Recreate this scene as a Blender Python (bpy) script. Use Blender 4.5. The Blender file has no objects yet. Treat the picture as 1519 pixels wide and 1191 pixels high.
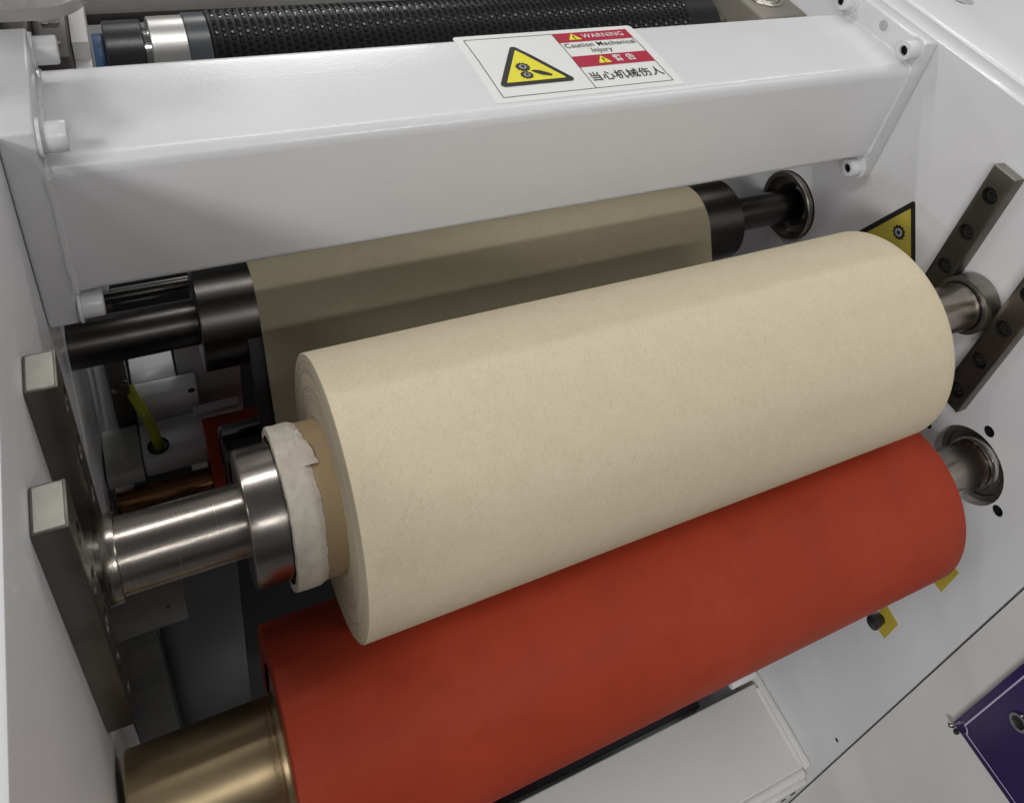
import bpy, bmesh, math, random
from mathutils import Vector, Matrix
random.seed(7)
S = bpy.context.scene
COL = S.collection
R = math.radians
PI = math.pi
W = 0.62                      # clear width between the two side frames (m)

# ------------------------------------------------------------------ camera
cd = bpy.data.cameras.new('camera'); cam = bpy.data.objects.new('camera', cd); COL.objects.link(cam)
cd.sensor_width = 36.0; cd.sensor_fit = 'HORIZONTAL'
cd.lens = 36.0 * 1292.44 / 1519.0
cd.shift_x = (759.5 - 849.28) / 1519.0
cd.shift_y = (313.34 - 595.5) / 1519.0
cd.clip_start = 0.01; cd.clip_end = 60
rr = ((0.88033, -0.43389, 0.19173), (-0.15424, -0.64405, -0.74927), (0.44859, 0.63003, -0.63390))
M3 = Matrix((rr[0], [-v for v in rr[1]], [-v for v in rr[2]])).transposed()
cam.matrix_world = Matrix.Translation((0.0486, -0.3840, 0.2746)) @ M3.to_4x4()
S.camera = cam

# ------------------------------------------------------------------ hall light
w = bpy.data.worlds.new('World'); S.world = w; w.use_nodes = True
wn = w.node_tree.nodes; wl = w.node_tree.links
bg = wn['Background']
tc = wn.new('ShaderNodeTexCoord'); sx = wn.new('ShaderNodeSeparateXYZ'); cr = wn.new('ShaderNodeValToRGB')
wl.new(tc.outputs['Generated'], sx.inputs[0]); wl.new(sx.outputs['Z'], cr.inputs[0]); wl.new(cr.outputs[0], bg.inputs[0])
e = cr.color_ramp.elements
e[0].position = 0.0; e[0].color = (0.17, 0.17, 0.175, 1)
e[1].position = 1.0; e[1].color = (0.30, 0.30, 0.31, 1)
m_ = e.new(0.12); m_.color = (0.42, 0.42, 0.43, 1)
bg.inputs[1].default_value = 0.17

def lamp(name, loc, target, sx_, sy_, power, col=(1, .99, .975)):
    l = bpy.data.lights.new(name, 'AREA'); l.shape = 'RECTANGLE'; l.size = sx_; l.size_y = sy_
    l.energy = power; l.color = col
    o = bpy.data.objects.new(name, l); COL.objects.link(o)
    o.location = loc
    d = Vector(target) - Vector(loc)
    o.rotation_euler = d.to_track_quat('-Z', 'Y').to_euler()
    return o
# two rows of hall lamps under the ceiling
for x in (-2.2, 0.3, 2.8):
    lamp('hall_lamp', (x, 1.62, 3.0), (x, 1.0, 0), 2.2, 0.10, 24)
lamp('hall_lamp', (1.45, -3.35, 3.0), (1.45, -1.5, 0), 1.1, 0.12, 25)
lamp('hall_lamp', (-0.35, -3.35, 3.0), (-.35, -1.5, 0), 1.3, 0.12, 10)
lamp('hall_lamp', (-4.0, -3.55, 2.65), (-.3, -.5, 0), 2.2, 0.45, 122)
lamp('hall_lamp', (2.5, -0.75, 3.0), (2.5, -.5, 0), 1.4, 0.5, 14)
lamp('hall_lamp', (-2.5, -0.85, 3.0), (-2.2, -.5, 0), 1.4, 0.5, 42)
for x in (-1.6, 1.9):
    lamp('hall_lamp', (x, 8.0, 3.0), (x, 4.0, 0), 2.4, 0.14, 85)

S.view_settings.view_transform = 'Standard'; S.view_settings.look = 'None'
S.view_settings.gamma = 1; S.view_settings.use_curve_mapping = False
S.view_settings.exposure = 0.11
S.render.engine = 'CYCLES'
S.cycles.max_bounces = 10; S.cycles.diffuse_bounces = 7; S.cycles.use_denoising = True

# ------------------------------------------------------------------ materials
class N:
    def __init__(s, name):
        s.m = bpy.data.materials.new(name); s.m.use_nodes = True
        s.t = s.m.node_tree; s.n = s.t.nodes; s.b = s.n['Principled BSDF']
        s.co = s.n.new('ShaderNodeTexCoord')
        # world position so that shared meshes do not repeat
        s.geo = s.n.new('ShaderNodeNewGeometry')
    def link(s, a, b): s.t.links.new(a, b)
    def mapping(s, scale=(1, 1, 1)):
        mp = s.n.new('ShaderNodeMapping'); mp.inputs['Scale'].default_value = scale
        s.link(s.geo.outputs['Position'], mp.inputs['Vector']); return mp.outputs[0]
    def noise(s, scale, detail=4, rough=.55, vec=None, dist=0):
        t = s.n.new('ShaderNodeTexNoise'); t.inputs['Scale'].default_value = scale
        t.inputs['Detail'].default_value = detail; t.inputs['Roughness'].default_value = rough
        t.inputs['Distortion'].default_value = dist
        s.link(vec if vec else s.geo.outputs['Position'], t.inputs['Vector']); return t.outputs['Fac']
    def ramp(s, f, stops):
        r = s.n.new('ShaderNodeValToRGB'); s.link(f, r.inputs[0]); el = r.color_ramp.elements
        while len(el) < len(stops): el.new(.5)
        for q, (p_, c) in zip(el, stops): q.position = p_; q.color = (*c, 1) if len(c) == 3 else c
        return r.outputs[0]
    def rng(s, f, a, b, lo=0., hi=1.):
        r = s.n.new('ShaderNodeMapRange'); s.link(f, r.inputs[0])
        r.inputs[1].default_value = lo; r.inputs[2].default_value = hi
        r.inputs[3].default_value = a; r.inputs[4].default_value = b; return r.outputs[0]
    def mix(s, f, a, b, mode='MIX'):
        x = s.n.new('ShaderNodeMix'); x.data_type = 'RGBA'; x.blend_type = mode
        for k, v in ((0, f), (6, a), (7, b)):
            if hasattr(v, 'node'): s.link(v, x.inputs[k])
            else: x.inputs[k].default_value = (*v, 1) if isinstance(v, tuple) else v
        return x.outputs[2]
    def set(s, **k):
        for q, v in k.items():
            q = {'color': 'Base Color', 'rough': 'Roughness', 'metal': 'Metallic', 'spec': 'Specular IOR Level', 'coat': 'Coat Weight',
                 'coat_r': 'Coat Roughness', 'aniso': 'Anisotropic', 'trans': 'Transmission Weight', 'alpha': 'Alpha', 'sheen': 'Sheen Weight', 'ior': 'IOR'}[q]
            if hasattr(v, 'node'): s.link(v, s.b.inputs[q])
            else: s.b.inputs[q].default_value = (*v, 1) if isinstance(v, tuple) else v
        return s
    def bump(s, f, strength=.2, dist=.0005):
        b = s.n.new('ShaderNodeBump'); b.inputs['Strength'].default_value = strength; b.inputs['Distance'].default_value = dist
        s.link(f, b.inputs['Height']); s.link(b.outputs[0], s.b.inputs['Normal'])
        return s

def paint(name, col, rough=.3, peel=.10, coat=.35):
    k = N(name)
    big = k.noise(9, 3); fine = k.noise(330, 2, .5); dirt = k.noise(38, 6, .7)
    c = k.mix(k.rng(big, 0, 1, .3, .7), col, tuple(v * .955 for v in col))
    spk = k.ramp(dirt, [(.0, (0, 0, 0)), (.70, (0, 0, 0)), (.80, (1, 1, 1))])
    c = k.mix(k.mix(.10, (0, 0, 0), spk), c, (col[0] * .72, col[1] * .68, col[2] * .6))
    k.set(color=c, rough=k.rng(k.noise(26, 4), rough - .06, rough + .10), spec=.5, coat=coat, coat_r=.12)
    k.bump(fine, peel, .0004)
    return k.m

def turned(name, col, rough=.22, lines=.25, dark=.8):
    # turned metal: fine grooves run round the x axis, so they vary along x only
    k = N(name)
    g = k.noise(1, 3, .7, k.mapping((2600, 6, 6)))
    sm = k.noise(30, 5, .6)
    k.set(metal=1.0, color=k.mix(k.rng(sm, 0, 1, .35, .7), col, tuple(v * dark for v in col)),
          rough=k.rng(k.mix(.5, g, sm), rough - .06, rough + .10))
    k.bump(g, lines, .00006)
    return k.m

def ground(name, col, rough=.36, axis=(30, 30, 1800)):
    k = N(name)
    g = k.noise(1, 4, .65, k.mapping(axis)); sm = k.noise(45, 6, .65)
    k.set(metal=1.0, color=k.mix(k.rng(sm, 0, 1, .3, .75), col, tuple(v * .68 for v in col)), rough=k.rng(g, rough - .08, rough + .14))
    k.bump(g, .18, .0001)
    return k.m

def plain(name, col, rough=.5, spec=.5, var=.12, metal=0., bump=0.):
    k = N(name)
    n = k.noise(60, 5, .6)
    k.set(color=k.mix(k.rng(n, 0, 1, .3, .7), col, tuple(v * (1 - var) for v in col)), rough=k.rng(k.noise(25, 3), rough - .06, rough + .08), spec=spec, metal=metal)
    if bump: k.bump(k.noise(500, 3), bump, .0003)
    return k.m

MW = paint('white_enamel', (.69, .69, .705), .31, .42, .22)
MW2 = paint('white_enamel_panel', (.76, .75, .73), .42, .22, .15)
MG = paint('grey_enamel', (.42, .42, .41), .4)
STEEL = turned('turned_steel', (.44, .40, .355), .235, .22)
STEELP = turned('polished_collar_steel', (.45, .41, .375), .22, .16)
STEELD = turned('dull_turned_steel', (.40, .375, .34), .30)
BRASS = turned('brass', (.58, .45, .265), .36, .04, .85)
COPPER = turned('brown_copper', (.34, .17, .075), .22, .15)
BLACKR = turned('blackened_roller', (.10, .094, .088), .30, .05, .8)
BLACKA = plain('black_anodised', (.018, .018, .018), .28, .5)
BAR = ground('ground_bar_steel', (.205, .19, .165), .42)
BAREND = ground('sawn_bar_end', (.40, .385, .345), .46, (30, 1500, 30))
BEARING = ground('bearing_ring', (.36, .335, .30), .34, (1200, 20, 20))
HOLE = plain('dark_bore', (.012, .012, .014), .55)
DARK = plain('dark_interior', (.03, .03, .031), .5)
RUBBERK = plain('black_rubber', (.022, .022, .023), .42, .5, .2, 0, .2)
YELLOW = plain('yellow_tape', (.52, .40, .045), .45, .4, .15)
YELP = plain('sign_yellow', (.80, .73, .05), .38, .5, .05)
BLACKP = plain('sign_black', (.022, .021, .022), .4, .5, .05)
REDP = plain('sign_red', (.42, .022, .055), .35, .5, .06)
WHITEP = plain('sign_white', (.78, .78, .755), .28, .5, .03)
PURPLE = plain('purple_enamel', (.030, .013, .105), .3, .5, .1)
LILAC = plain('lilac_line', (.62, .55, .74), .4)
BLUE = plain('blue_plastic', (.045, .12, .27), .4)
CHROME = plain('chrome', (.75, .74, .72), .12, .5, .05, 1.)
HOSE = plain('yellow_green_hose', (.40, .42, .02), .35)
CARD = plain('cardboard_core', (.40, .29, .165), .7, .25, .15, 0, .15)

def kraft(name, col, cy=-.138, cz=-.148, rad=.0735):
    k = N(name)
    # unrolled paper coordinates: along the axis and round the roll
    sub = k.n.new('ShaderNodeVectorMath'); sub.operation = 'SUBTRACT'; sub.inputs[1].default_value = (0, cy, cz)
    k.link(k.geo.outputs['Position'], sub.inputs[0])
    sp = k.n.new('ShaderNodeSeparateXYZ'); k.link(sub.outputs[0], sp.inputs[0])
    at = k.n.new('ShaderNodeMath'); at.operation = 'ARCTAN2'; k.link(sp.outputs['Z'], at.inputs[0]); k.link(sp.outputs['Y'], at.inputs[1])
    mu = k.n.new('ShaderNodeMath'); mu.operation = 'MULTIPLY'; k.link(at.outputs[0], mu.inputs[0]); mu.inputs[1].default_value = rad
    cb = k.n.new('ShaderNodeCombineXYZ'); k.link(sp.outputs['X'], cb.inputs[0]); k.link(mu.outputs[0], cb.inputs[1])
    def layer(deg, sx_, sy_, det, dist):
        r_ = k.n.new('ShaderNodeVectorRotate'); r_.inputs['Angle'].default_value = R(deg); k.link(cb.outputs[0], r_.inputs['Vector'])
        m = k.n.new('ShaderNodeMapping'); m.inputs['Scale'].default_value = (sx_, sy_, 1); k.link(r_.outputs[0], m.inputs['Vector'])
        return k.noise(1, det, .6, m.outputs[0], dist)
    f1 = layer(62, 190, 900, 3, 1.2); f2 = layer(118, 210, 980, 3, 1.4); f3 = layer(15, 260, 1000, 2, 1.2)
    cl = layer(0, 70, 60, 4, .3); v3 = k.noise(1500, 2, .5)
    c = k.mix(k.rng(cl, 0, 1, .3, .7), col, tuple(a * b for a, b in zip(col, (.95, .945, .93))))
    for f, t in ((f1, .48), (f2, .42), (f3, .30)):
        c = k.mix(k.rng(f, 0, t, .54, .80), c, (col[0] * .70, col[1] * .64, col[2] * .52))
        c = k.mix(k.rng(f, t * .8, 0., .20, .44), c, (col[0] * 1.13, col[1] * 1.14, col[2] * 1.18))
    k.set(color=c, rough=.74, spec=.25)
    k.bump(k.mix(.5, k.mix(.5, f1, f2), v3), .3, .0003)
    return k.m
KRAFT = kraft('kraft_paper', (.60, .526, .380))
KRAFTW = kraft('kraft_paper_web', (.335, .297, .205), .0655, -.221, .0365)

def wound(name):
    # end face of the wound paper: fine concentric layers round the winding axis
    k = N(name)
    sub = k.n.new('ShaderNodeVectorMath'); sub.operation = 'SUBTRACT'; sub.inputs[1].default_value = (0, -.138, -.148)
    k.link(k.geo.outputs['Position'], sub.inputs[0])
    sp = k.n.new('ShaderNodeSeparateXYZ'); k.link(sub.outputs[0], sp.inputs[0])
    cb = k.n.new('ShaderNodeCombineXYZ'); k.link(sp.outputs['Y'], cb.inputs[0]); k.link(sp.outputs['Z'], cb.inputs[1])
    ln = k.n.new('ShaderNodeVectorMath'); ln.operation = 'LENGTH'; k.link(cb.outputs[0], ln.inputs[0])
    c2 = k.n.new('ShaderNodeCombineXYZ'); k.link(ln.outputs['Value'], c2.inputs[0])
    g = k.noise(520, 4, .8, c2.outputs[0]); g2 = k.noise(170, 2, .5, c2.outputs[0])
    c = k.mix(k.rng(g, 0, 1, .3, .7), (.20, .17, .12), (.66, .58, .43)); c = k.mix(k.rng(g2, 0, .6, .4, .7), c, (.36, .31, .22))
    k.set(color=c, rough=.75, spec=.25); k.bump(g, .2, .0003)
    return k.m
WOUND = wound('wound_edge')

def masking():
    k = N('masking_tape')
    n = k.noise(1, 6, .7, k.mapping((130, 90, 90)), .6); f = k.noise(800, 3)
    c = k.mix(k.rng(n, 0, 1, .35, .65), (.66, .61, .53), (.52, .47, .39))
    k.set(color=c, rough=.62, spec=.3); k.bump(k.mix(.35, n, f), .3, .0006); return k.m
TAPE = masking()

def redrub(name):
    k = N(name)
    band = k.noise(1, 2, .5, k.mapping((14, .6, .6))); cl = k.noise(1, 4, .6, k.mapping((40, 60, 60))); fi = k.noise(1500, 3, .6)
    c = k.mix(k.rng(band, 0, 1, .3, .7), (.375, .049, .022), (.325, .041, .018))
    c = k.mix(k.rng(cl, 0, .5, .5, .8), c, (.265, .030, .014))
    gr = k.noise(1, 3, .7, k.mapping((1100, 7, 7)))
    c = k.mix(k.rng(gr, 0, .16, .5, .75), c, (.22, .024, .011))
    lint = k.ramp(k.noise(1, 4, .6, k.mapping((700, 900, 900))), [(0, (0, 0, 0)), (.70, (0, 0, 0)), (.76, (1, 1, 1))])
    c = k.mix(k.mix(.22, (0, 0, 0), lint), c, (.55, .30, .22))
    k.set(color=c, rough=k.rng(cl, .46, .60), spec=.14); k.bump(fi, .16, .0003); return k.m
REDR = redrub('red_rubber')

def smoked():
    k = N('smoked_panel'); n = k.noise(14, 3)
    k.set(color=(.022, .023, .025), rough=k.rng(n, .26, .40), spec=.5); return k.m
SMOKE = smoked()
def acrylic():
    k = N('grey_acrylic'); k.set(color=(.62, .61, .60), rough=.12, spec=.5, trans=.80, ior=1.25); return k.m
ACRYL = acrylic()

# ------------------------------------------------------------------ mesh helpers
def put(name, bm_or_me, mat, parent=None, smooth=True, ang=32, pos=True):
    if isinstance(bm_or_me, bmesh.types.BMesh):
        bmesh.ops.recalc_face_normals(bm_or_me, faces=bm_or_me.faces[:])
        me = bpy.data.meshes.new(name); bm_or_me.to_mesh(me); bm_or_me.free()
    else: me = bm_or_me
    vs = [v.co for v in me.vertices]
    c = Vector([(min(v[i] for v in vs) + max(v[i] for v in vs)) / 2 for i in range(3)])
    me.transform(Matrix.Translation(-c))
    if smooth:
        me.polygons.foreach_set('use_smooth', [True] * len(me.polygons)); me.set_sharp_from_angle(angle=R(ang))
    me.materials.clear(); me.materials.append(mat)
    o = bpy.data.objects.new(name, me); COL.objects.link(o)
    wp = c.copy(); o['_w'] = 0
    del o['_w']
    if parent:
        o.parent = parent; o.location = c - wpos(parent)
    else: o.location = c
    return o
def wpos(o):
    v = o.location.copy()
    while o.parent: o = o.parent; v += o.location
    return v
def tag(o, label, cat, group=None):
    o['label'] = label; o['category'] = cat
    if group: o['group'] = group
    return o
def thing(name, loc, label, cat, group=None):
    o = bpy.data.objects.new(name, None); COL.objects.link(o); o.location = loc; o.empty_display_size = .03
    return tag(o, label, cat, group)
def copy_part(o, parent, delta):
    c = o.copy(); COL.objects.link(c); c.parent = parent
    c.location = o.location + Vector(delta)
    for k in o.children:
        g = k.copy(); COL.objects.link(g); g.parent = c
    return c

def box(x0, x1, y0, y1, z0, z1, bev=.001, seg=2):
    bm = bmesh.new()
    bmesh.ops.create_cube(bm, size=1)
    for v in bm.verts:
        v.co = ((x0 + x1) / 2 + v.co.x * (x1 - x0), (y0 + y1) / 2 + v.co.y * (y1 - y0), (z0 + z1) / 2 + v.co.z * (z1 - z0))
    if bev: bmesh.ops.bevel(bm, geom=bm.edges[:], offset=bev, segments=seg, affect='EDGES', profile=.5)
    return bm
def lathe(prof, y, z, seg=96, wob=None):
    """profile [(x, r), ...] turned about the x axis through (y, z); open ends with r=0 close themselves"""
    bm = bmesh.new(); rings = []
    for i, (x, r) in enumerate(prof):
        if r <= 1e-7: rings.append([bm.verts.new((x, y, z))]); continue
        ring = []
        for k in range(seg):
            a = 2 * PI * k / seg
            q = wob(i, a, x, r) if wob else (x, r)
            ring.append(bm.verts.new((q[0], y + q[1] * math.cos(a), z + q[1] * math.sin(a))))
        rings.append(ring)
    for a, b in zip(rings, rings[1:]):
        if len(a) == 1 and len(b) == 1: continue
        for k in range(seg):
            j = (k + 1) % seg
            if len(a) == 1: bm.faces.new((a[0], b[j], b[k]))
            elif len(b) == 1: bm.faces.new((a[k], a[j], b[0]))
            else: bm.faces.new((a[k], a[j], b[j], b[k]))
    return bm
def cyl(x0, x1, r, y, z, bev=.0008, seg=96, hole=None):
    b = bev
    p = [(x0, 0), (x0, r - b), (x0 + b * .3, r - b * .3), (x0 + b, r), (x1 - b, r), (x1 - b * .3, r - b * .3), (x1, r - b), (x1, 0)]
    if hole: p = [(x0, hole)] + p[1:-1] + [(x1, hole), (x0, hole)]
    return lathe(p, y, z, seg)
def join(*bms):
    o = bms[0]
    for b in bms[1:]:
        me = bpy.data.meshes.new('t'); b.to_mesh(me); b.free(); o.from_mesh(me); bpy.data.meshes.remove(me)
    return o
def prism(pts, n, d, bev=0):
    """polygon (list of 3D points) extruded by d along n"""
    bm = bmesh.new(); n = Vector(n).normalized() * d
    a = [bm.verts.new(p) for p in pts]; b = [bm.verts.new(Vector(p) + n) for p in pts]
    bm.faces.new(a); bm.faces.new(b[::-1])
    for i in range(len(a)):
        j = (i + 1) % len(a); bm.faces.new((a[i], b[i], b[j], a[j]))
    if bev: bmesh.ops.bevel(bm, geom=bm.edges[:], offset=bev, segments=2, affect='EDGES', profile=.5)
    return bm
def cut(o, *cutters):
    c = join(*cutters); me = bpy.data.meshes.new('c'); bmesh.ops.recalc_face_normals(c, faces=c.faces[:]); c.to_mesh(me); c.free()
    co = bpy.data.objects.new('c', me); COL.objects.link(co)
    md = o.modifiers.new('b', 'BOOLEAN'); md.object = co; md.operation = 'DIFFERENCE'; md.solver = 'EXACT'
    # children move with their parents: evaluate in world space
    bpy.context.view_layer.update()
    nm = bpy.data.meshes.new_from_object(o.evaluated_get(bpy.context.evaluated_depsgraph_get()))
    o.modifiers.clear(); old = o.data; o.data = nm; nm.name = o.name
    bpy.data.objects.remove(co); bpy.data.meshes.remove(me)
    nm.polygons.foreach_set('use_smooth', [True] * len(nm.polygons)); nm.set_sharp_from_angle(angle=R(32))
    while len(nm.materials) > 1: nm.materials.pop()
    return o
def tube(pts, r, seg=14, cap=True):
    bm = bmesh.new(); rings = []
    P = [Vector(p) for p in pts]
    for i, p in enumerate(P):
        d = (P[min(i + 1, len(P) - 1)] - P[max(i - 1, 0)]).normalized()
        u = d.orthogonal().normalized() if i == 0 else (u - d * u.dot(d)).normalized()
        v = d.cross(u)
        rings.append([bm.verts.new(p + r * (math.cos(2 * PI * k / seg) * u + math.sin(2 * PI * k / seg) * v)) for k in range(seg)])
    for a, b in zip(rings, rings[1:]):
        for k in range(seg): j = (k + 1) % seg; bm.faces.new((a[k], a[j], b[j], b[k]))
    if cap: bm.faces.new(rings[0][::-1]); bm.faces.new(rings[-1])
    return bm

# socket-head bolt with its axis along x; head points to dx
def bolt(parent, x, y, z, dx, mat, r=.0075, h=.011, sock=.0036, socket_mat=None):
    e = x + dx * h
    p = [(x, 0), (x, r * 1.28), (x + dx * .0016, r * 1.28), (x + dx * .0017, r * 0.98), (x + dx * .0022, r), (e - dx * .001, r), (e - dx * .0003, r - .0004), (e, r - .0011),
         (e, sock + .0004), (e - dx * .005, sock), (e - dx * .005, 0)]
    o = put('bolt', lathe(p, y, z, 32), mat, parent)
    # hexagonal key socket
    s = [(e - dx * .0049, 0), (e - dx * .0049, sock), (e - dx * .0004, sock)]
    put('socket', lathe([(e - dx * .0048, 0), (e - dx * .0048, sock * 1.02), (e - dx * .0012, sock * 1.02), (e - dx * .0012, sock * .99), (e - dx * .0046, sock * .97), (e - dx * .0046, 0)], y, z, 6), socket_mat or HOLE, o, False)
    return o

# ================================================================== SETTING
def struct(name, bm, mat):
    o = put(name, bm, mat); o['kind'] = 'structure'; return o
struct('floor', box(-3, 4, -3, 3, -1.3, -1.25, 0), plain('hall_floor', (.12, .12, .12), .5))
struct('machine_bed', box(-.0, W, -.14, 1.2, -1.24, -.95, .002), DARK)
struct('light_blocker', box(.001, W - .001, .330, .345, -.949, -.43, .002), DARK)  # unseen panel added to keep light out of the gap behind the rollers

# ---- right side frame
KY, KZ, KR = -.138, -.1475, .0745          # wound roll
RY, RZ, RRAD = -.209, -.267, .0648        # red roller
BY, BZ, BR = .0655, -.221, .0365          # black roller
rf = thing('side_frame', (W + .02, .1, -1.2), 'white painted side frame on the far right with round bearing bores', 'machine frame', 'machine side frames')
pl = put('side_plate', box(W, W + .024, -.2965, .6, -1.2, 0, .0012), MW, rf)
holes = [(-.1643, -.2739, .0042), (-.2052, -.2289, .0048), (-.2475, -.2782, .0048), (.0445, -.2065, .0036), (-.2848, -.672, .0025), (.02, -.252, .003)]
cutters = [lathe([(W - .01, 0), (W - .01, .033), (W + .016, .033), (W + .016, 0)], RY, RZ - .003, 96), lathe([(W - .01, 0), (W - .01, .034), (W + .016, .034), (W + .016, 0)], BY, BZ, 96)]
cutters += [lathe([(W - .01, 0), (W - .01, r), (W + .012, r), (W + .012, 0)], y, z, 32) for y, z, r in holes]
cut_list_right = (pl, cutters)
for y, z, r in holes:
    put('bolt_hole', lathe([(W + .0118, 0), (W + .0118, r - .0001), (W + .0006, r - .0001), (W + .0006, r - .0004), (W + .0114, r - .0004), (W + .0114, 0)], y, z, 28), HOLE, pl)
cov = put('top_cover', box(W + .0265, W + .36, -.2965, .6, -.30, .0005, .004, 3), MW, rf)
put('seam_strip', box(W + .0238, W + .0268, -.294, .6, -.05, -.004, 0), MG, rf)
fp = thing('front_panel', (W + .01, -.5, -1.2), 'pale front panel in the lower right beyond the dark seam, carrying the purple plate', 'panel')
put('panel_sheet', box(W - .0005, W + .024, -.80, -.2982, -1.2, 0, .0006), MW2, fp)

# ---- left side frame
lf = thing('side_frame', (-.02, .1, -1.2), 'white painted side frame along the left edge of the picture', 'machine frame', 'machine side frames')
pll = put('side_plate', box(-.024, 0, -.2965, .6, -1.2, 0, .0012), MW, lf)
put('top_cover', box(-.36, -.0265, -.2965, .6, -.30, .0005, .004, 3), MW, lf)
put('seam_strip', box(-.0268, -.0238, -.294, .6, -.05, -.004, 0), MG, lf)

def world_cut(o, cutters):
    # cutters are built in world coordinates; bring them to the object's parent-less frame through its world matrix
    cut(o, *cutters)
bpy.context.view_layer.update()
world_cut(*cut_list_right)
def zc(x, y, r, z0, z1, n=40): return prism([(x + r * math.cos(2 * PI * k / n), y + r * math.sin(2 * PI * k / n), z0) for k in range(n)], (0, 0, 1), z1 - z0)
cut(cov, zc(.7075, .0600, .0105, -.03, .02))
put('lifting_hole', zc(.7075, .0600, .0104, -.0298, -.0060), HOLE, cov)

# ================================================================== CROSS BEAM
cb = thing('cross_beam', (W / 2, .045, -.1326), 'white square cross beam bolted between the side frames at the top', 'beam')
SHADE_EDGE = .060
def ztop(y):                                # flat top bent down here; the crease stands for the guard's shadow edge
    return -.0208 - max(0., y - SHADE_EDGE) * .045
def beam_profile():
    y0, y1, zb = .0005, .0912, -.1112
    pts = []
    r = .0085
    for k in range(9):                      # front top corner
        a = PI - k * PI / 16; pts.append((y0 + r + r * math.cos(a), -.0208 - r + r * math.sin(a)))
    pts += [(SHADE_EDGE - .0006, -.0208), (SHADE_EDGE + .0006, ztop(SHADE_EDGE + .0006))]
    for k in range(7):
        a = PI / 2 - k * PI / 12; pts.append((y1 - r + r * math.cos(a), ztop(y1 - r) - r + r * math.sin(a)))
    r = .007
    for k in range(7):
        a = -k * PI / 12; pts.append((y1 - r + r * math.cos(a), zb + r + r * math.sin(a)))
    for k in range(7):
        a = -PI / 2 - k * PI / 12; pts.append((y0 + r + r * math.cos(a), zb + r + r * math.sin(a)))
    return pts
put('tube', prism([(.016, y, z) for y, z in beam_profile()], (1, 0, 0), W - .032), MW, cb, True, 24)
for x0 in (0.0003, W - .0163):
    f = put('end_flange', box(x0, x0 + .016, 0, .0945, -.1326, 0, .0022, 3), MW, cb)
    dx = 1 if x0 < .1 else -1
    xs = x0 + .016 if dx > 0 else x0
    for y, z in ((.0065, -.0085), (.0840, -.0085), (.0045, -.1225), (.086, -.1225)):
        bolt(cb, xs, y, z, dx, MW, .0078, .0125, socket_mat=HOLE if dx < 0 else MG)
    # weld bead round the tube
    prof = beam_profile(); bead = []
    for i, (y, z) in enumerate(prof + prof[:1]): bead.append((xs + dx * .0005, y, z))
    fine = []
    for a, b in zip(bead, bead[1:]):
        n = max(1, int((Vector(b) - Vector(a)).length / .004))
        for k in range(n): q = Vector(a).lerp(Vector(b), k / n); fine.append(q + Vector((random.uniform(-.0004, .0005), random.uniform(-.0003, .0003), random.uniform(-.0003, .0003))))
    fine.append(fine[0])
    put('weld_bead', tube(fine, .0020, 8), MW, cb)
# two dowel holes in the right flange
for y, z in ((.043, -.0085),):
    put('dowel_pin', cyl(W - .0172, W - .010, .0042, y, z, .0004, 28), MG, cb)

# ---------------- warning label on the beam
def drape(bm, lift):
    for v in bm.verts: v.co.z = ztop(v.co.y) + lift + v.co.z
    return bm
def flat(pts, lift, thick=.00008):
    """polygon given in x, y on the beam's top face"""
    bm = bmesh.new(); bm.faces.new([bm.verts.new((x, y, 0)) for x, y in pts])
    bmesh.ops.bisect_plane(bm, geom=bm.verts[:] + bm.edges[:] + bm.faces[:], plane_co=(0, SHADE_EDGE, 0), plane_no=(0, 1, 0))
    r = bmesh.ops.extrude_face_region(bm, geom=bm.faces[:])
    for v in r['geom']:
        if isinstance(v, bmesh.types.BMVert): v.co.z -= thick
    return drape(bm, lift)
def rrect(x0, x1, y0, y1, r, n=6):
    p = []
    for cx, cy, a0 in ((x1 - r, y1 - r, 0), (x0 + r, y1 - r, 90), (x0 + r, y0 + r, 180), (x1 - r, y0 + r, 270)):
        for k in range(n + 1): a = R(a0 + 90 * k / n); p.append((cx + r * math.cos(a), cy + r * math.sin(a)))
    return p
LX0, LX1, LY0, LY1 = .2555, .3945, .0105, .0915
wl_ = thing('warning_label', (.325, .05, -.021), 'white warning label with yellow triangle and two red bands on the beam', 'label')
put('label_sheet', flat(rrect(LX0, LX1, LY0, LY1 - .0012, .003), .0003, .0002), WHITEP, wl_, False)
def lline(x0, y0, x1, y1, t=.0005):
    d = Vector((x1 - x0, y1 - y0)).normalized(); n = Vector((-d.y, d.x)) * t / 2
    return flat([(x0 + n.x, y0 + n.y), (x1 + n.x, y1 + n.y), (x1 - n.x, y1 - n.y), (x0 - n.x, y0 - n.y)], .0005)
BX0, BX1, BY0, BY1 = LX0 + .0065, LX1 - .007, LY0 + .0055, LY1 - .0065
MX = .3275
put('border_line', join(lline(BX0, BY0, BX1, BY0), lline(BX0, BY1, MX, BY1), lline(BX0, BY0, BX0, BY1), lline(BX1, BY0, BX1, BY1), lline(MX, BY0, MX, BY1)), BLACKP, wl_, False)
BH = BY1 - BY0
for a, b in ((.815, 1.0), (.355, .545)):
    put('red_band', flat([(MX, BY0 + a * BH), (BX1, BY0 + a * BH), (BX1, BY0 + b * BH), (MX, BY0 + b * BH)], .0006), REDP, wl_, False)
def tri_round(cx, cy, s, r, up=1):
    pts = []
    R_ = s / math.sqrt(3)
    for k in range(3):
        a = R(90 + 120 * k)
        c = (cx + (R_ - 2 * r) * math.cos(a), cy + (R_ - 2 * r) * math.sin(a))
        for j in range(7): b = a + R(-60 + 20 * j); pts.append((c[0] + r * math.cos(b), c[1] + r * math.sin(b)))
    return pts
tx, ty = .2915, BY0 + .385 * BH
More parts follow.
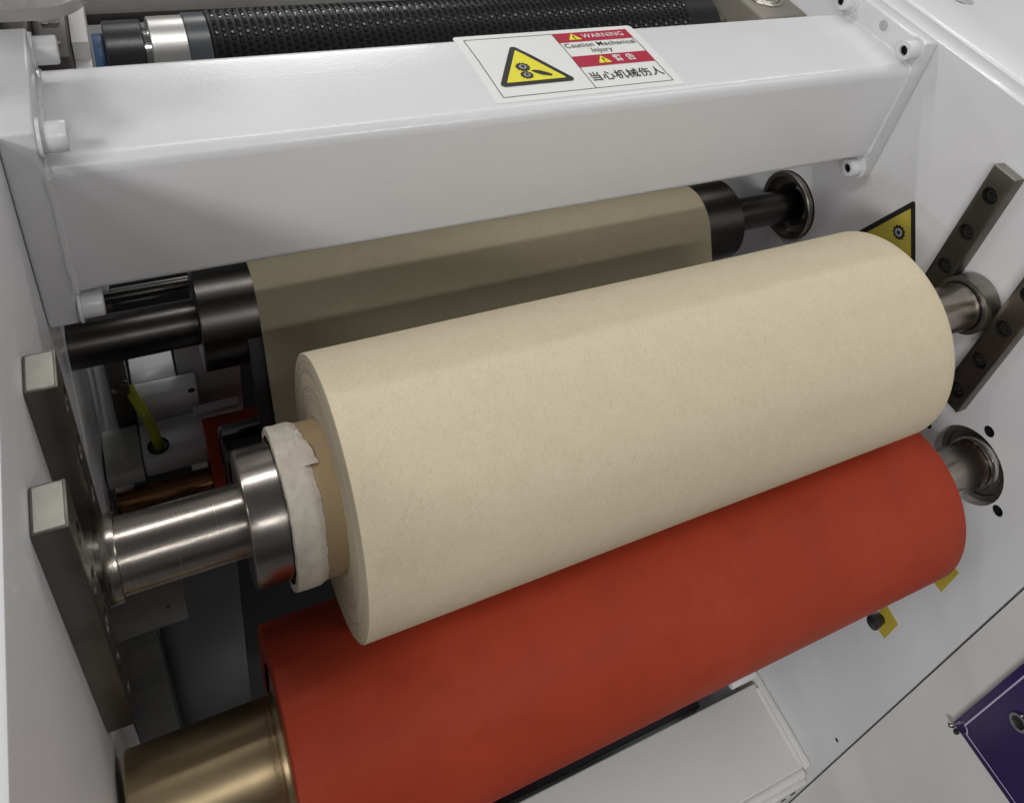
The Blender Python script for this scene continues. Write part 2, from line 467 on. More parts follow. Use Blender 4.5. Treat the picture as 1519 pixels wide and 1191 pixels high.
tri = put('triangle_border', flat(tri_round(tx, ty, .0555, .0028), .0007), BLACKP, wl_, False)
put('triangle_field', flat(tri_round(tx, ty, .0425, .0006), .0009), YELP, wl_, False)
def gear(cx, cy, r, n=12):
    p = []
    for k in range(n * 4):
        a = 2 * PI * k / (n * 4); q = r if k % 4 < 2 else r * .82
        p.append((cx + q * math.cos(a), cy + q * math.sin(a)))
    return p
def disc(cx, cy, r, n=24): return [(cx + r * math.cos(2 * PI * k / n), cy + r * math.sin(2 * PI * k / n)) for k in range(n)]
for gx, gy, gr in ((tx - .0035, ty + .0035, .0052), (tx - .0045, ty - .0058, .0046)):
    g = put('gear_mark', flat(gear(gx, gy, gr), .0011), BLACKP, wl_, False)
    put('gear_ring', join(flat(disc(gx, gy, gr * .48), .0013),), MG, g, False)
    put('gear_hub', flat(disc(gx, gy, gr * .28), .0015), BLACKP, g, False)
hand = [(tx + .0002, ty - .0012), (tx + .0030, ty - .0008), (tx + .0062, ty - .0018), (tx + .0098, ty - .0042), (tx + .0132, ty - .0074), (tx + .0118, ty - .0092), (tx + .0085, ty - .0080), (tx + .0060, ty - .0072), (tx + .0036, ty - .0052), (tx + .0012, ty - .0030)]
put('hand_mark', flat(hand, .0011), BLACKP, wl_, False)
def text(parent, s, cx, cy, h, mat, place, bold=0., wide=1., name='lettering'):
    c = bpy.data.curves.new('t', 'FONT'); c.body = s; c.align_x = 'CENTER'; c.align_y = 'CENTER'; c.size = 1; c.offset = bold; c.space_character = 1.06; c.extrude = 0
    o = bpy.data.objects.new('t', c); COL.objects.link(o); bpy.context.view_layer.update()
    me = bpy.data.meshes.new_from_object(o.evaluated_get(bpy.context.evaluated_depsgraph_get()))
    bpy.data.objects.remove(o); bpy.data.curves.remove(c)
    for v in me.vertices: v.co = place(cx + v.co.x * h * wide, cy + v.co.y * h)
    me.materials.clear()
    return put(name, me, mat, parent, False)
onb = lambda l: (lambda x, y: Vector((x, y, ztop(y) + l)))
RX = (MX + BX1) / 2
text(wl_, 'WARNING', RX + .0078, BY0 + .905 * BH, .0080, WHITEP, onb(.0009), .006, .84)
text(wl_, 'Caution Mechanical', RX, BY0 + .742 * BH, .0080, BLACKP, onb(.0007), .004, .84)
text(wl_, 'Injury', RX - .003, BY0 + .630 * BH, .0080, BLACKP, onb(.0007), .004, .84)
text(wl_, '警 告', RX + .0085, BY0 + .447 * BH, .0086, WHITEP, onb(.0009), .012, .86)
text(wl_, '当心机械伤人', RX, BY0 + .170 * BH, .0108, BLACKP, onb(.0007), .010, .86)
for k, (q, x) in enumerate(((.905, MX + .0142), (.447, MX + .0215))):
    put('small_triangle', flat(tri_round(x, BY0 + q * BH - .0008, .0105, .0006), .0009), YELP, wl_, False)
    put('exclamation_mark', join(flat([(x - .0007, BY0 + q * BH + .0018), (x + .0007, BY0 + q * BH + .0018), (x + .0004, BY0 + q * BH - .0016), (x - .0004, BY0 + q * BH - .0016)], .0011), flat(disc(x, BY0 + q * BH - .0028, .0006, 10), .0011)), BLACKP, wl_, False)

# ================================================================== GUIDE BARS
YB0, YB1, YF0, YF1, ZT, ZB, BT = -.0957, -.1163, -.1602, -.1813, -.0432, -.2311, .0116
def guide_bar(y0, y1, side, label, holes_z):
    x0, x1 = (.0002, BT) if side < 0 else (W - BT, W - .0002)
    if side < 0: x1 = .0125
    o = thing('guide_bar', ((x0 + x1) / 2, (y0 + y1) / 2, ZB), label, 'guide bar', 'steel guide bars for the winding shaft')
    b = put('bar', box(x0, x1, y1, y0, ZB, ZT, .0009, 2), BAR, o)
    yc = (y0 + y1) / 2; xi = x1 if side < 0 else x0; d = 1 if side < 0 else -1
    bpy.context.view_layer.update()
    cut(b, *[lathe([(xi + d * .003, 0), (xi + d * .003, .0066), (xi - d * .0068, .0066), (xi - d * .0068, 0)], yc, z, 40) for z in holes_z])
    put('bar_end', box(x0 + .0010, x1 - .0010, y1 + .0010, y0 - .0010, ZT - .001, ZT + .0004, .0003, 1), BAREND, o)
    first = None
    for z in holes_z:
        if first is None:
            first = put('screw', lathe([(xi - d * .0068, 0), (xi - d * .0068, .0047), (xi - d * .0030, .0047), (xi - d * .0026, .0043), (xi - d * .0026, .0026), (xi - d * .0056, .0024), (xi - d * .0056, 0)], yc, z, 32), BLACKA, o)
            z0 = z
        else: copy_part(first, o, (0, 0, z - z0))
    return o
HB = (-.065, -.1010, -.1370, -.1730, -.2090); HF = (-.0690, -.1050, -.1409, -.1778, -.2140)
guide_bar(YB0, YB1, 1, 'upper steel guide bar with bored screw holes on the right frame', HB)
guide_bar(YF0, YF1, 1, 'steel guide bar at the right picture edge, lower of the right pair', HF)
guide_bar(YB0, YB1, -1, 'steel guide bar on the left frame under the beam end, rear of the left pair', HB)
guide_bar(YF0, YF1, -1, 'steel guide bar on the left frame in front of the shaft end, nearer one', HF)

# ================================================================== WOUND KRAFT ROLL
XL, XR = .1172, .5025
kr = thing('paper_roll', ((XL + XR) / 2, KY, KZ - KR), 'large roll of tan kraft paper lying on the red roller', 'paper roll')
def kw(i, a, x, r): return (x, r + .00016 * math.sin(2 * a + 9 * x) + .00012 * math.sin(a * 3 + 23 * x))
n = 60
prof = [(XL + .0012 * 0, KR - .0006), (XL + .0002, KR - .0002), (XL + .0006, KR)] + [(XL + .0012 + (XR - XL - .0024) * k / n, KR) for k in range(1, n)] + [(XR - .0012, KR), (XR - .0004, KR - .0004), (XR, KR - .0006)]
put('paper_surface', lathe(prof, KY, KZ, 160, kw), KRAFT, kr)
random.seed(3)
def side(x, d):
    pr = []; r = .0402; k = 0
    while r < KR - .0016:
        pr.append((x + d * random.uniform(-.00022, .00022), r)); r += .0016; k += 1
    pr.append((x, KR - .0006)); return lathe(pr, KY, KZ, 128)
put('wound_edge', side(XL, -1), WOUND, kr, True, 60)
put('wound_edge', side(XR, 1), WOUND, kr, True, 60)
core = put('cardboard_core', lathe([(.0940, .0365), (.0940, .0396), (.0945, .0400), (XR + .006, .0400), (XR + .0065, .0396), (XR + .0065, .0365), (.0940, .0365)], KY, KZ, 96), CARD, kr)
random.seed(11)
ph = [random.uniform(0, 6.28) for _ in range(8)]
def tw(i, a, x, r):
    e = .0011 * math.sin(2 * a + ph[0]) + .0006 * math.sin(5 * a + ph[1]) + .00030 * math.sin(19 * a + ph[2]) + .00022 * math.sin(43 * a + ph[6]) + .00018 * math.sin(71 * a + ph[7])
    k = .00022 * math.sin(5 * a + x * 420 + ph[3]) + .00014 * math.sin(11 * a - x * 300 + ph[4]) + .0001 * math.sin(23 * a + ph[5] + 900 * x)
    if i == 0: return (x + e * .25, r + abs(k) * .4)
    if i >= 10: return (x + e * .8, r + abs(k) * .3)
    return (x + e * (.25 + .05 * i), r + abs(k) + .0004)
tp = [(.0925, .0372)] + [(.0928 + .0138 * k / 10, .0403 + (.0003 if k in (0, 10) else .0006)) for k in range(0, 10)] + [(.1070, .0402)]
put('masking_tape', lathe(tp, KY, KZ, 150, tw), TAPE, core, True, 50)

bm = bmesh.new(); cols = []
for i in range(13):
    a = R(98) - R(34) * i / 12; row = []
    for j in range(5):
        xx = .1030 + (.0078 - .00038 * i + .0003 * math.sin(i * 2.1)) * j / 4
        rr2 = .0412 + .0006 * math.sin(i * .8 + j) * (j / 4) + (.0004 if j < 4 else .0001)
        row.append(bm.verts.new((xx, KY + rr2 * math.cos(a), KZ + rr2 * math.sin(a))))
    cols.append(row)
for p_, q_ in zip(cols, cols[1:]):
    for j in range(4): bm.faces.new((p_[j], p_[j + 1], q_[j + 1], q_[j]))
put('tape_flap', bm, TAPE, core, True, 60)

# ================================================================== WINDING SHAFT
ws = thing('winding_shaft', (.3, KY, KZ), 'polished steel winding shaft through the kraft roll with end collar', 'shaft')
put('shaft', lathe([(.0150, 0), (.0150, .0178), (.0158, .0184), (W - .013, .0184), (W - .0125, .0178), (W - .0125, 0)], KY, KZ, 96), STEEL, ws)
put('shoulder_ring', cyl(.0135, .0200, .0212, KY, KZ, .0007), STEEL, ws)
put('shaft_end', lathe([(.0010, 0), (.0010, .0125), (.0018, .0135), (.0070, .0135), (.0072, .0168), (.0110, .0168), (.0112, .0150), (.0134, .0150), (.0134, 0)], KY, KZ, 72), STEELD, ws)
col_ = put('collar', lathe([(.0752, .0170), (.0752, .0332), (.0757, .0341), (.0765, .0344), (.0930, .0344), (.0938, .0338), (.0938, .0170)], KY, KZ, 128), STEELP, ws)
put('set_screw', lathe([(0, .0), (0, .0026), (.0012, .0030), (.0022, .0026), (.0022, 0)], 0, 0, 20), CHROME, col_)
ss = [o for o in col_.children][0]
ss.rotation_euler = (0, R(90), 0)
ss.location = Vector((.0885, KY + .0344 * math.cos(R(232)), KZ + .0344 * math.sin(R(232)))) - wpos(col_)
ss.rotation_euler = (R(0), R(0), R(90)); 
put('collar', cyl(.5095, .5165, .0344, KY, KZ, .0008, 96, .017), STEELP, ws)
put('clamp_ring', lathe([(.5166, .018), (.5166, .0290), (.5175, .0298), (.5235, .0298), (.5242, .0290), (.5242, .018)], KY, KZ, 96), CHROME, ws)
bn = put('bearing', lathe([(W - .0195, .0187), (W - .0195, .0205), (W - .0192, .0228), (W - .0188, .0230), (W - .0180, .0230), (W - .0030, .0230), (W - .0024, .0222), (W - .0024, 0)], KY, KZ, 96), BEARING, ws)
put('bearing_seal', lathe([(W - .0191, .0186), (W - .0202, .0190), (W - .0202, .0197), (W - .0191, .0201)], KY, KZ, 72), BLACKA, bn)

# ================================================================== RED ROLLER
rd = thing('rubber_roller', (.3, RY, RZ - RRAD), 'red rubber covered roller in front, under the kraft roll', 'roller', 'red rubber rollers')
RXL, RXR = .0765, .5350
prof = [(RXL, .045), (RXL, RRAD - .0012), (RXL + .0004, RRAD - .0004), (RXL + .0012, RRAD)] + [(RXL + (RXR - RXL) * k / 24, RRAD) for k in range(1, 24)] + [(RXR - .0015, RRAD), (RXR - .0005, RRAD - .0005), (RXR, RRAD - .0015), (RXR, .03)]
put('rubber_cover', lathe(prof, RY, RZ, 160), REDR, rd)
put('brass_journal', lathe([(.004, 0), (.004, .0284), (.0050, .0292), (.0700, .0292), (.0703, .0288), (.0712, .0288), (.0715, .0293), (.0732, .0293), (.0735, .0288), (.0742, .0288), (.0745, .0296), (.0764, .0302), (RXL + .002, .0455), (RXL + .002, 0)], RY, RZ, 128), BRASS, rd)
put('end_cap', lathe([(RXR - .0005, .0), (RXR - .0005, .050), (RXR + .0015, .050), (RXR + .0015, 0)], RY, RZ, 96), STEELD, rd)
put('journal', lathe([(RXR, 0), (RXR, .0195), (W - .002, .0195), (W - .001, .0190), (W + .008, .0190), (W + .008, 0)], RY, RZ - .002, 96), STEEL, rd)
bh = thing('bearing', (W + .01, RY, RZ - .04), 'dark round bearing set in the right frame at the red roller end', 'bearing', 'frame bearings')
put('outer_ring', lathe([(W + .0155, .0195), (W + .0100, .0215), (W + .0100, .0240), (W + .0112, .0244), (W + .0112, .0275), (W + .0090, .0280), (W + .0090, .0325), (W + .0155, .0328)], RY, RZ - .003, 96), BEARING, bh)
put('snap_ring', lathe([(W + .0020, .0196), (W + .0020, .0212), (W + .0036, .0218), (W + .0052, .0212), (W + .0052, .0196), (W + .0020, .0196)], RY, RZ - .002, 96), CHROME, bh)

# ================================================================== BLACK ROLLER + WEB
bk = thing('guide_roller', (.3, BY, BZ - BR), 'black guide roller under the beam with the paper web over it', 'roller', 'black guide rollers')
put('roller_body', lathe([(.0785, .0), (.0785, BR - .0010), (.0795, BR), (.5345, BR), (.5355, BR - .001), (.5355, 0)], BY, BZ, 128), BLACKR, bk)
put('shaft', lathe([(.0005, 0), (.0005, .0165), (.0786, .0165), (.0786, 0)], BY, BZ, 72), BLACKR, bk)
put('shaft', lathe([(.5354, 0), (.5354, .0160), (W + .004, .0160), (W + .004, 0)], BY, BZ, 72), BLACKR, bk)
bb = thing('bearing', (W, BY, BZ - .04), 'dark flanged bearing on the right frame at the black roller end', 'bearing', 'frame bearings')
put('flange_ring', lathe([(W - .0005, .0330), (W - .006, .0336), (W - .0068, .0326), (W - .0068, .0290), (W - .0050, .0284), (W + .004, .0270), (W + .004, .0220), (W + .002, .0210), (W + .010, .0162), (W + .0155, .0162), (W + .0155, .0335)], BY, BZ, 96), BEARING, bb)
# lower black roller behind the winding shaft
LY, LZ, LR = .000, -.304, .0276
lk = thing('guide_roller', (.3, LY, LZ - LR), 'small black roller behind the steel collar, left of the kraft roll', 'roller', 'black guide rollers')
put('roller_body', lathe([(.0815, .0), (.0815, LR - .0060), (.0808, LR - .0058), (.0808, LR - .0030), (.0818, LR - .0006), (.0828, LR), (.54, LR), (.54, 0)], LY, LZ, 96), turned('black_polished', (.06, .06, .062), .16, .06), lk)
put('shaft', cyl(.5401, W - .0005, .009, LY, LZ, .0004, 48), BLACKR, lk)
# paper web: over the upper roller, down its front, round the lower one
d = Vector((LY - BY, LZ - BZ)); D = d.length; th = math.atan2(d.y, d.x)
r1, r2 = BR + .0004, LR + .0004
nrm_a = th - math.acos((r1 - r2) / D)      # common outer tangent on the camera side
path = []
for k in range(25):
    a = R(60) + (nrm_a % (2 * PI) - R(60)) * k / 24; path.append((BY + r1 * math.cos(a), BZ + r1 * math.sin(a)))
p0 = path[-1]; p1 = (LY + r2 * math.cos(nrm_a), LZ + r2 * math.sin(nrm_a))
for k in range(1, 16): t = k / 16; path.append((p0[0] + (p1[0] - p0[0]) * t, p0[1] + (p1[1] - p0[1]) * t))
for k in range(13): a = nrm_a + R(95) * k / 12; path.append((LY + r2 * math.cos(a), LZ + r2 * math.sin(a)))
path.insert(0, (path[0][0] + .30, path[0][1] - .16))
bm = bmesh.new(); nx = 40; WXL, WXR = .1162, .4962; rows = []
for i, (y, z) in enumerate(path):
    rows.append([bm.verts.new((WXL + (WXR - WXL) * k / nx, y, z)) for k in range(nx + 1)])
for a, b in zip(rows, rows[1:]):
    for k in range(nx): bm.faces.new((a[k], a[k + 1], b[k + 1], b[k]))
bmesh.ops.recalc_face_normals(bm, faces=bm.faces[:])
bmesh.ops.solidify(bm, geom=bm.faces[:], thickness=.00025)
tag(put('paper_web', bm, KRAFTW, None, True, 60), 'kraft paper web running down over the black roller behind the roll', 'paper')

sd = Vector((p1[0] - p0[0], p1[1] - p0[1])); sn = Vector((-math.cos(nrm_a), -math.sin(nrm_a)))
q = [(p0[0] + sn.x * .002, p0[1] + sn.y * .002), (p1[0] + sn.x * .002 , p1[1] + sn.y * .002), (p1[0] + sn.x * .006, p1[1] + sn.y * .006), (p0[0] + sn.x * .006, p0[1] + sn.y * .006)]
q[1] = (q[1][0] - sd.x * .1, q[1][1] - sd.y * .1); q[2] = (q[2][0] - sd.x * .1, q[2][1] - sd.y * .1)
tag(put('edge_strip', prism([(.1065, y, z) for y, z in q], (1, 0, 0), .0135, .0005), RUBBERK), 'narrow black strip along the left edge of the paper web', 'strap')  # plain black strip put beside the web edge

# ================================================================== REAR LEFT MECHANISM
QY, QZ, QR = .060, -.413, .0515
rr_ = thing('rubber_roller', (.3, QY, QZ - QR), 'rear red roller, a dark red corner seen left behind the steel collar', 'roller', 'red rubber rollers')
put('rubber_cover', lathe([(.0755, .02), (.0755, QR - .001), (.0765, QR), (.54, QR), (.54, .02)], QY, QZ, 128), REDR, rr_)
put('copper_journal', lathe([(.002, 0), (.002, .0118), (.0300, .0118), (.0304, .0125), (.0756, .0125), (.0756, 0)], QY, QZ, 64), COPPER, rr_)
put('shaft', cyl(.54, W - .0005, .012, QY, QZ, .0004, 48), STEELD, rr_)

bx = thing('bracket_box', (.05, .08, -.40), 'pale low bracket with a round cable hole behind the steel shaft', 'bracket')
bt = put('box_body', box(.0285, .0770, .0690, .1085, -.3985, -.377, .003, 3), MW, bx)
bpy.context.view_layer.update()
cut(bt, *[prism([(.0405 + .0072 * math.cos(2 * PI * k / 28), .0820 + .0072 * math.sin(2 * PI * k / 28), -.36) for k in range(28)], (0, 0, -1), .045)])
put('rubber_grommet', join(tube([(.0405 + .0072 * math.cos(2 * PI * k / 24), .0820 + .0072 * math.sin(2 * PI * k / 24), -.3767) for k in range(25)], .0011, 8)), RUBBERK, bx)
put('raised_lip', box(.0700, .1060, .1000, .1085, -.3768, -.371, .0012), MW, bx)
ub = thing('bracket_block', (.05, .15, -.40), 'white block with a bright top face under the black roller shaft', 'bracket')
put('block_body', box(.0290, .0760, .1100, .1245, -.420, -.346, .0015), MW, ub)
put('raised_block', box(.0290, .0620, .1247, .178, -.420, -.3465, .0015), MW, ub)
put('screw_hole', cyl(.0682, .0698, .0001, .1, -.3, 0, 4), HOLE, ub) if False else None
sc_ = put('screw', prism([(.0715 + .0028 * math.cos(2 * PI * k / 20), .1102, -.3515 + .0028 * math.sin(2 * PI * k / 20)) for k in range(20)], (0, -1, 0), .0006), BLACKA, ub)
tag(put('rear_plate', box(.0640, .1135, .135, .141, -.60, -.29, .001), MG), 'grey plate standing behind the white block under the black roller', 'plate')
cvb = thing('sensor_bracket', (.02, .16, -.40), 'dark bracket with bright screws left of the white block', 'bracket')
put('bracket_plate', box(.0140, .0275, .112, .137, -.42, -.24, .001), plain('dark_bronze', (.06, .052, .045), .4), cvb)
for q, (x, z) in enumerate(((.0245, -.322), (.0175, -.330), (.0235, -.275))):
    put('screw', prism([(x + .0022 * math.cos(2 * PI * k / 16), .1098, z + .0022 * math.sin(2 * PI * k / 16)) for k in range(16)], (0, -1, 0), .0016), CHROME, cvb)
for q in range(6):
    put('cable_clip', box(.0085, .0125, .118, .126, -.262 - q * .0085, -.257 - q * .0085, .0006), CHROME if q % 2 else MG, cvb)
hp = [(.0270, .1200, -.342), (.0285, .1130, -.344), (.0315, .1060, -.348), (.0350, .0980, -.354), (.0385, .0900, -.362), (.0402, .0845, -.371), (.0405, .0825, -.384), (.0405, .0820, -.40)]
def smooth(pts, n=6):
    P = [Vector(p) for p in pts]; out = []
    for i in range(len(P) - 1):
        a, b, c, d_ = P[max(i - 1, 0)], P[i], P[i + 1], P[min(i + 2, len(P) - 1)]
        for k in range(n):
            t = k / n; out.append(.5 * ((2 * b) + (c - a) * t + (2 * a - 5 * b + 4 * c - d_) * t * t + (3 * b - a - 3 * c + d_) * t ** 3))
    return out + [P[-1]]
tag(put('hose', tube(smooth(hp), .0038, 16), HOSE), 'yellow green hose going into the round hole of the pale bracket', 'hose')
tag(put('clear_cover', box(.0015, .0275, .066, .110, -.397, -.379, .001), plain('pale_cover', (.55, .55, .53), .3)), 'pale cover plate between left frame and the hose bracket', 'cover')
cl_ = thing('cable_tie', (.006, .03, -.40), 'small black clip by the copper shaft beside the left frame', 'clip')
put('strap', box(.0040, .0062, .040, .044, -.42, -.372, .0004), RUBBERK, cl_); put('head', box(.0022, .0072, .039, .047, -.372, -.3665, .0008), RUBBERK, cl_)
# rods behind the black shaft
for y, z, r, lab in ((.120, -.2385, .0045, 'thinner dark rod seen just above the black roller shaft at left'), (.150, -.2680, .0065, 'thicker dark rod behind the black roller shaft at left')):
    o = thing('tie_rod', (.05, y, z), lab, 'rod', 'dark tie rods'); put('rod', cyl(.001, .104, r, y, z, .0008, 40), BLACKR, o); put('end_nut', lathe([(.1040, 0), (.1040, r * 1.5), (.1100, r * 1.5), (.1100, 0)], y, z, 6), BLACKA, o)

# ---- lower left: step block, plate and smoked panel under the shaft
sb = thing('step_block', (.025, -.10, -.27), 'grey steel step block under the left end of the shaft', 'block')
put('block', box(.0008, .0430, -.120, -.085, -.2685, -.2175, .0015), ground('dull_block', (.20, .195, .185), .5), sb)
put('screw', prism([(.034 + .0012 * math.cos(2 * PI * k / 14), -.1202, -.246 + .0012 * math.sin(2 * PI * k / 14)) for k in range(14)], (0, -1, 0), .0004), BLACKA, sb)
tag(put('support_plate', box(.0006, .0250, -.118, -.100, -.62, -.2690, .001), ground('dull_plate', (.13, .127, .12), .5)), 'dark grey upright plate below the step block at left', 'plate')
tag(put('shaft_guard', box(.0252, .0740, -.098, -.094, -.62, -.19, .001), SMOKE), 'dark glossy guard sheet below the shaft left of the red roller', 'guard')

# ================================================================== RIGHT FRAME DETAILS
ts = thing('triangle_sign', (W, -.05, -.2), 'yellow triangle warning sticker on the right frame, half hidden by the roll', 'sign')
def onw(l, off=.0): return lambda y, z: Vector((W - l, y, z))
def wflat(pts, lift, t=.0001): return prism([(W - lift, y, z) for y, z in pts], (1, 0, 0), t)
put('label_sheet', wflat(rrect(-.1035, .004, -.216, -.1175, .002), .0003), plain('label_film', (.70, .695, .685), .25, .5, .03), ts, False)
def wtri(cy, top, s, r):
    c = top - s / math.sqrt(3); ca, sa = math.cos(R(-3)), math.sin(R(-3)); return [(cy + (x - cy) * ca - (y + .1185) * sa, -.1185 + (x - cy) * sa + (y + .1185) * ca) for x, y in tri_round(cy, c, s, r)]
ay = -.0490
put('triangle_border', wflat(wtri(ay, -.1185, .081, .002), .0005), BLACKP, ts, False)
put('triangle_field', wflat(wtri(ay, -.1275, .0655, .0006), .0007), plain('shaded_yellow', (.56, .46, .07), .45), ts, False)  # sign yellow darkened to put its shade into the colour
g = put('gear_mark', wflat(gear(ay - .0022, -.1530, .0068, 11), .0009), BLACKP, ts, False)
put('gear_ring', wflat(disc(ay - .0022, -.1530, .0038), .0011), MG, g, False); put('gear_hub', wflat(disc(ay - .0022, -.1530, .0018), .0013), BLACKP, g, False)

t1 = prism([(W - .0002, -.2505, -.3585), (W - .0002, -.2585, -.3590), (W - .0002, -.2590, -.392), (W - .0002, -.2500, -.392)], (-1, 0, 0), .0004)
tag(put('tape_strip', t1, YELLOW), 'short yellow tape strip on the right frame just under the red roller end', 'tape', 'yellow tape strips')
t2 = prism([(W - .0002, -.2330, -.4660), (W - .0002, -.2522, -.4690), (W - .0002, -.2522, -.4990), (W - .0002, -.2340, -.4985)], (-1, 0, 0), .0004)
tag(put('tape_strip', t2, YELLOW), 'yellow tape square on the right frame behind the black knob', 'tape', 'yellow tape strips')
kn = thing('knob', (W - .01, -.2375, -.489), 'black round knob by the yellow tape below the red roller', 'knob')
put('knob_body', lathe([(W - .0008, 0), (W - .0008, .0050), (W - .0040, .0056), (W - .0110, .0072), (W - .0125, .0068), (W - .0132, .0050), (W - .0132, 0)], -.2385, -.4850, 40), BLACKA, kn)

# purple plate on the front panel
u = Vector((0, .0013, .1142)).normalized(); v = Vector((0, -.0661, .0039)).normalized(); v = (v - u * v.dot(u)).normalized()
P0 = Vector((W - .006, -.3362, -.4790))
def ps(a, b, l=0.): return P0 + u * a + v * b + Vector((-l, 0, 0))
pp = thing('name_plate', P0, 'purple enamel plate with a thin pale border line at lower right', 'sign')
put('plate', prism([ps(0, 0), ps(.17, 0), ps(.17, .115), ps(0, .115)], (1, 0, 0), .003, .0004), PURPLE, pp)
def strip(pts, wd, l):
    bm = bmesh.new(); L = []
    for i, p in enumerate(pts):
        a = Vector(pts[max(i - 1, 0)]); b = Vector(pts[min(i + 1, len(pts) - 1)]); t = (b - a).normalized(); n = Vector((-t.y, t.x)) * wd / 2
        L.append((bm.verts.new(ps(p[0] + n.x, p[1] + n.y, l)), bm.verts.new(ps(p[0] - n.x, p[1] - n.y, l))))
    for a, b in zip(L, L[1:]): bm.faces.new((a[0], b[0], b[1], a[1]))
    return bm
ins = .0068; rc = .0055
line = [(.163, ins)] + [(ins + rc - .0006, ins)] + [(ins + rc * math.cos(R(a)), ins + rc * math.sin(R(a))) for a in (15, 30, 45, 60, 75)] + [(ins, ins + rc - .0006), (ins, .108), (.163, .108), (.163, ins)]
put('border_line', strip(line, .0013, .0004), LILAC, pp, False)
def px_screw(a, b, r, mat, name):
    c = ps(a, b); return put(name, lathe([(c.x - .0005, 0), (c.x - .0005, r), (c.x - .0022, r * .95), (c.x - .0036, r * .6), (c.x - .0036, 0)], c.y, c.z, 28), mat, pp)
px_screw(-.0020, .0004, .0030, CHROME, 'corner_screw'); px_screw(-.0016, .0064, .0026, BLACKA, 'corner_screw')
c = ps(.0735, .0275)
put('eyelet', lathe([(c.x - .0003, .0052), (c.x - .0022, .0055), (c.x - .0022, .0078), (c.x - .0003, .0082)], c.y, c.z, 40), CHROME, pp)
put('eyelet_hole', lathe([(c.x - .0004, 0), (c.x - .0010, 0.0053), (c.x - .0002, .0053)], c.y, c.z, 32), HOLE, pp)
so = ps(.02, .03); put('standoff', cyl(W - .0031, W - .0004, .004, so.y, so.z, .0002, 24), CHROME, pp)

# lower cross member seen under the red roller
lb = thing('lower_beam', (W / 2, -.24, -.80), 'pale lower cross member below the red roller at bottom right', 'beam')
put('top_plate', box(.002, W - .0075, -.2830, -.1880, -.758, -.7500, .002, 3), MW2, lb)
put('end_flange', box(W - .0070, W - .0004, -.2860, -.1700, -.800, -.7440, .0015), MW2, lb)
put('weld_bead', tube([(W - .0090, -.28 + .0045 * k, -.7492 + random.uniform(-.0004, .0004)) for k in range(20)], .0028, 8), MW2, lb)
put('front_rail', tube([(.01, -.2860, -.7560), (W - .010, -.2860, -.7560)], .0062, 20), MW2, lb)
put('front_web', box(.002, W - .008, -.2890, -.2840, -.90, -.762, .001), MW2, lb)
fb = put('foot_bracket', box(W - .075, W - .0006, -.2958, -.2900, -.90, -.772, .0012), MW2, lb)
for x, z in ((W - .018, -.783), (W - .028, -.792)):
    put('screw', prism([(x + .0034 * math.cos(2 * PI * k / 20), -.2961, z + .0034 * math.sin(2 * PI * k / 20)) for k in range(20)], (0, -1, 0), .0008), BLACKA, lb)
put('bolt_stub', cyl(W - .042, W - .0072, .0062, -.1795, -.742, .0008, 32), MW2, lb)
tag(put('gap_bar', box(.01, W - .06, -.175, -.13, -.84, -.80, .002), BLACKA), 'black bar in the gap between red roller and lower cross member', 'tray')  # plain black bar put into the gap under the red roller

# ================================================================== EMBOSSED ROLLER BEHIND THE BEAM
AY, AZ, AR = .190, -.107, .0500
an = thing('embossed_roller', (.3, AY, AZ - AR), 'black embossed roller with silver band behind the top of the beam', 'roller')
put('roller_body', lathe([(.1160, 0), (.1160, AR - .0012), (.1172, AR), (.5420, AR), (.5430, AR - .001), (.5430, 0)], AY, AZ, 128), plain('emboss_black', (.006, .006, .007), .45, .2), an)
bm = bmesh.new(); nr = 64; pit = .0051
for i in range(int((.512 - .1185) / pit)):
    for j in range(nr):
        a = 2 * PI * (j + .5 * (i % 2)) / nr; x = .1205 + i * pit; hw = pit * .36; da = hw / AR
        q = [bm.verts.new((x + sx_ * hw * .95, AY + (AR - .0003) * math.cos(a + sy_ * da), AZ + (AR - .0003) * math.sin(a + sy_ * da))) for sx_, sy_ in ((-1, -1), (1, -1), (1, 1), (-1, 1))]
        t = [bm.verts.new((x + sx_ * hw * .45, AY + (AR + .0011) * math.cos(a + sy_ * da * .5), AZ + (AR + .0011) * math.sin(a + sy_ * da * .5))) for sx_, sy_ in ((-1, -1), (1, -1), (1, 1), (-1, 1))]
        bm.faces.new(t)
        for k in range(4): bm.faces.new((q[k], q[(k + 1) % 4], t[(k + 1) % 4], t[k]))
st = put('raised_studs', bm, plain('stud_black', (.007, .007, .008), .22, .4), an, False); st['kind'] = 'stuff'
put('grey_band', lathe([(.1015, .02), (.1015, AR - .0015), (.1022, AR - .0006), (.1160, AR - .0004), (.1160, .02)], AY, AZ, 96), plain('dark_slate_band', (.055, .062, .07), .3), an)
put('silver_band', lathe([(.0790, .02), (.0790, AR - .0025), (.0797, AR - .0018), (.1014, AR - .0018), (.1014, .02)], AY, AZ, 96), turned('satin_steel_band', (.66, .65, .62), .30), an)
put('black_collar', lathe([(.0515, .01), (.0515, AR - .0045), (.0525, AR - .0035), (.0745, AR - .0035), (.0752, AR - .0045), (.0752, .01)], AY, AZ, 96), BLACKA, an)
put('core_ring', lathe([(.0752, .01), (.0752, AR - .009), (.0790, AR - .009), (.0790, .01)], AY, AZ, 96), CHROME, an)
put('shaft', cyl(.5432, W - .002, .030, AY, AZ, .001, 64), STEELD, an)
put('blue_ring', cyl(.0445, .0514, .0385, AY, AZ, .001, 64), BLUE, an)
hb = thing('bearing_block', (.59, .2, -.15), 'brown grey bearing block with round boss behind the beam at right', 'bearing block')
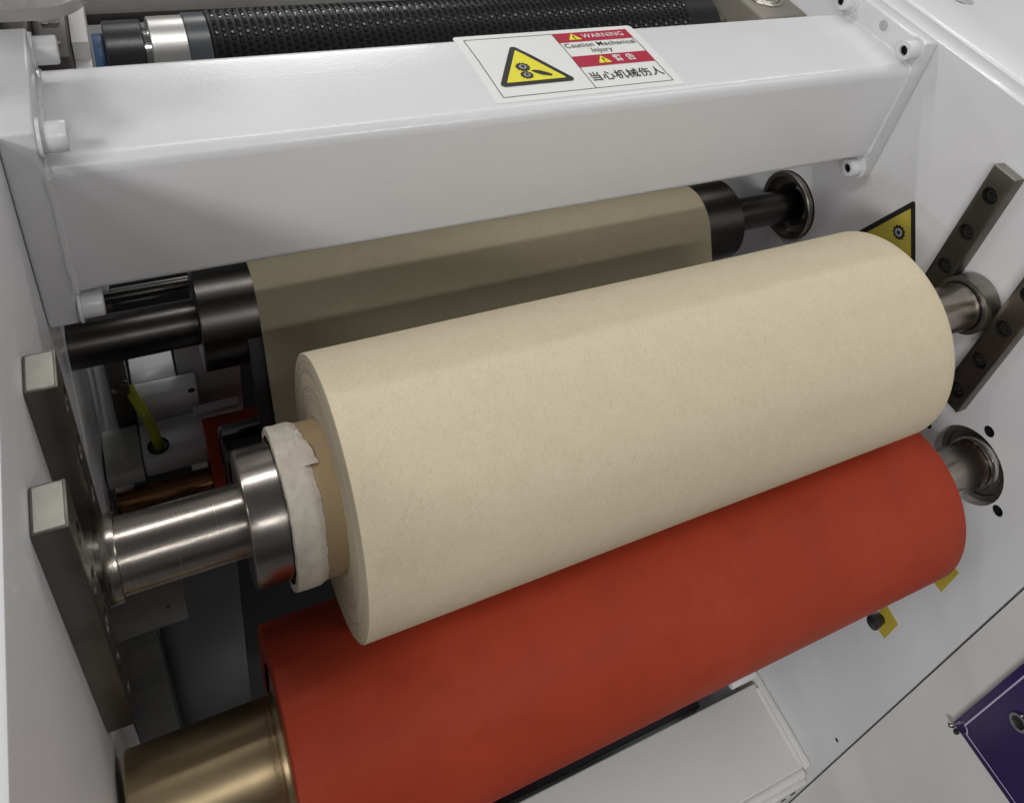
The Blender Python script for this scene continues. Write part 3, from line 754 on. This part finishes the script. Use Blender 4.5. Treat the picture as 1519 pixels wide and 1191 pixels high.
put('block_body', box(.566, W - .0008, .135, .26, -.16, -.052, .003, 3), plain('bronze_paint', (.20, .185, .155), .45), hb)
put('round_boss', join(*[tube([(.5930 + r * math.cos(2 * PI * k / 40), .170 + r * math.sin(2 * PI * k / 40), -.0515) for k in range(41)], .0016, 8) for r in (.0165, .0120)]), STEELD, hb)
br = thing('mount_bracket', (.03, .15, -.12), 'dark brown mounting bracket behind the left end of the beam', 'bracket')
put('bracket_body', box(.0155, .0330, .1050, .190, -.14, -.026, .0015), plain('dark_brown', (.055, .045, .04), .4), br)
put('bracket_arm', box(.0020, .0153, .1100, .190, -.14, -.015, .003), plain('dark_brown_arm', (.07, .058, .052), .4), br)
for x, y in ((.0225, .118), (.0275, .118), (.0225, .142), (.0275, .142)):
    put('screw', prism([(x + .0022 * math.cos(2 * PI * k / 16), y + .0022 * math.sin(2 * PI * k / 16), -.0260) for k in range(16)], (0, 0, 1), .0012), CHROME, br)
tag(put('white_tray', box(.0335, .0430, .125, .30, -.14, -.058, .001), MW2), 'white tray between the brown bracket and black collar behind the beam', 'tray')
tag(put('white_ledge', box(.0335, .0430, .150, .30, -.0575, -.044, .001), MW2), 'white ledge above the tray behind the left beam end', 'ledge')

# rail and guard along the very top
rl = thing('top_rail', (.3, .30, -.08), 'grey rail along the top picture edge behind the embossed roller', 'rail')
put('rail_body', box(.0, W, .288, .320, -.110, -.0900, .002), plain('rail_grey', (.50, .485, .455), .35, .5), rl)
put('rail_seal', box(.0, W, .2840, .2878, -.1105, -.1030, .0008), plain('rail_dark', (.05, .043, .045), .4), rl)
gp = [(x, y) for x, y in rrect(-.24, .0470, .0120, .26, .020, 10)]
gd = thing('acrylic_guard', (-.09, .13, .0), 'grey acrylic guard with rounded corner at the top left edge', 'guard')
put('acrylic_sheet', prism([(x, y, .050) for x, y in gp], (0, 0, 1), .006, .0008), ACRYL, gd)
for x, y in ((-.20, .05), (-.20, .22), (-.07, .22)):
    put('spacer', tube([(x, y, .0006), (x, y, .0499)], .007, 20), STEELD, gd)
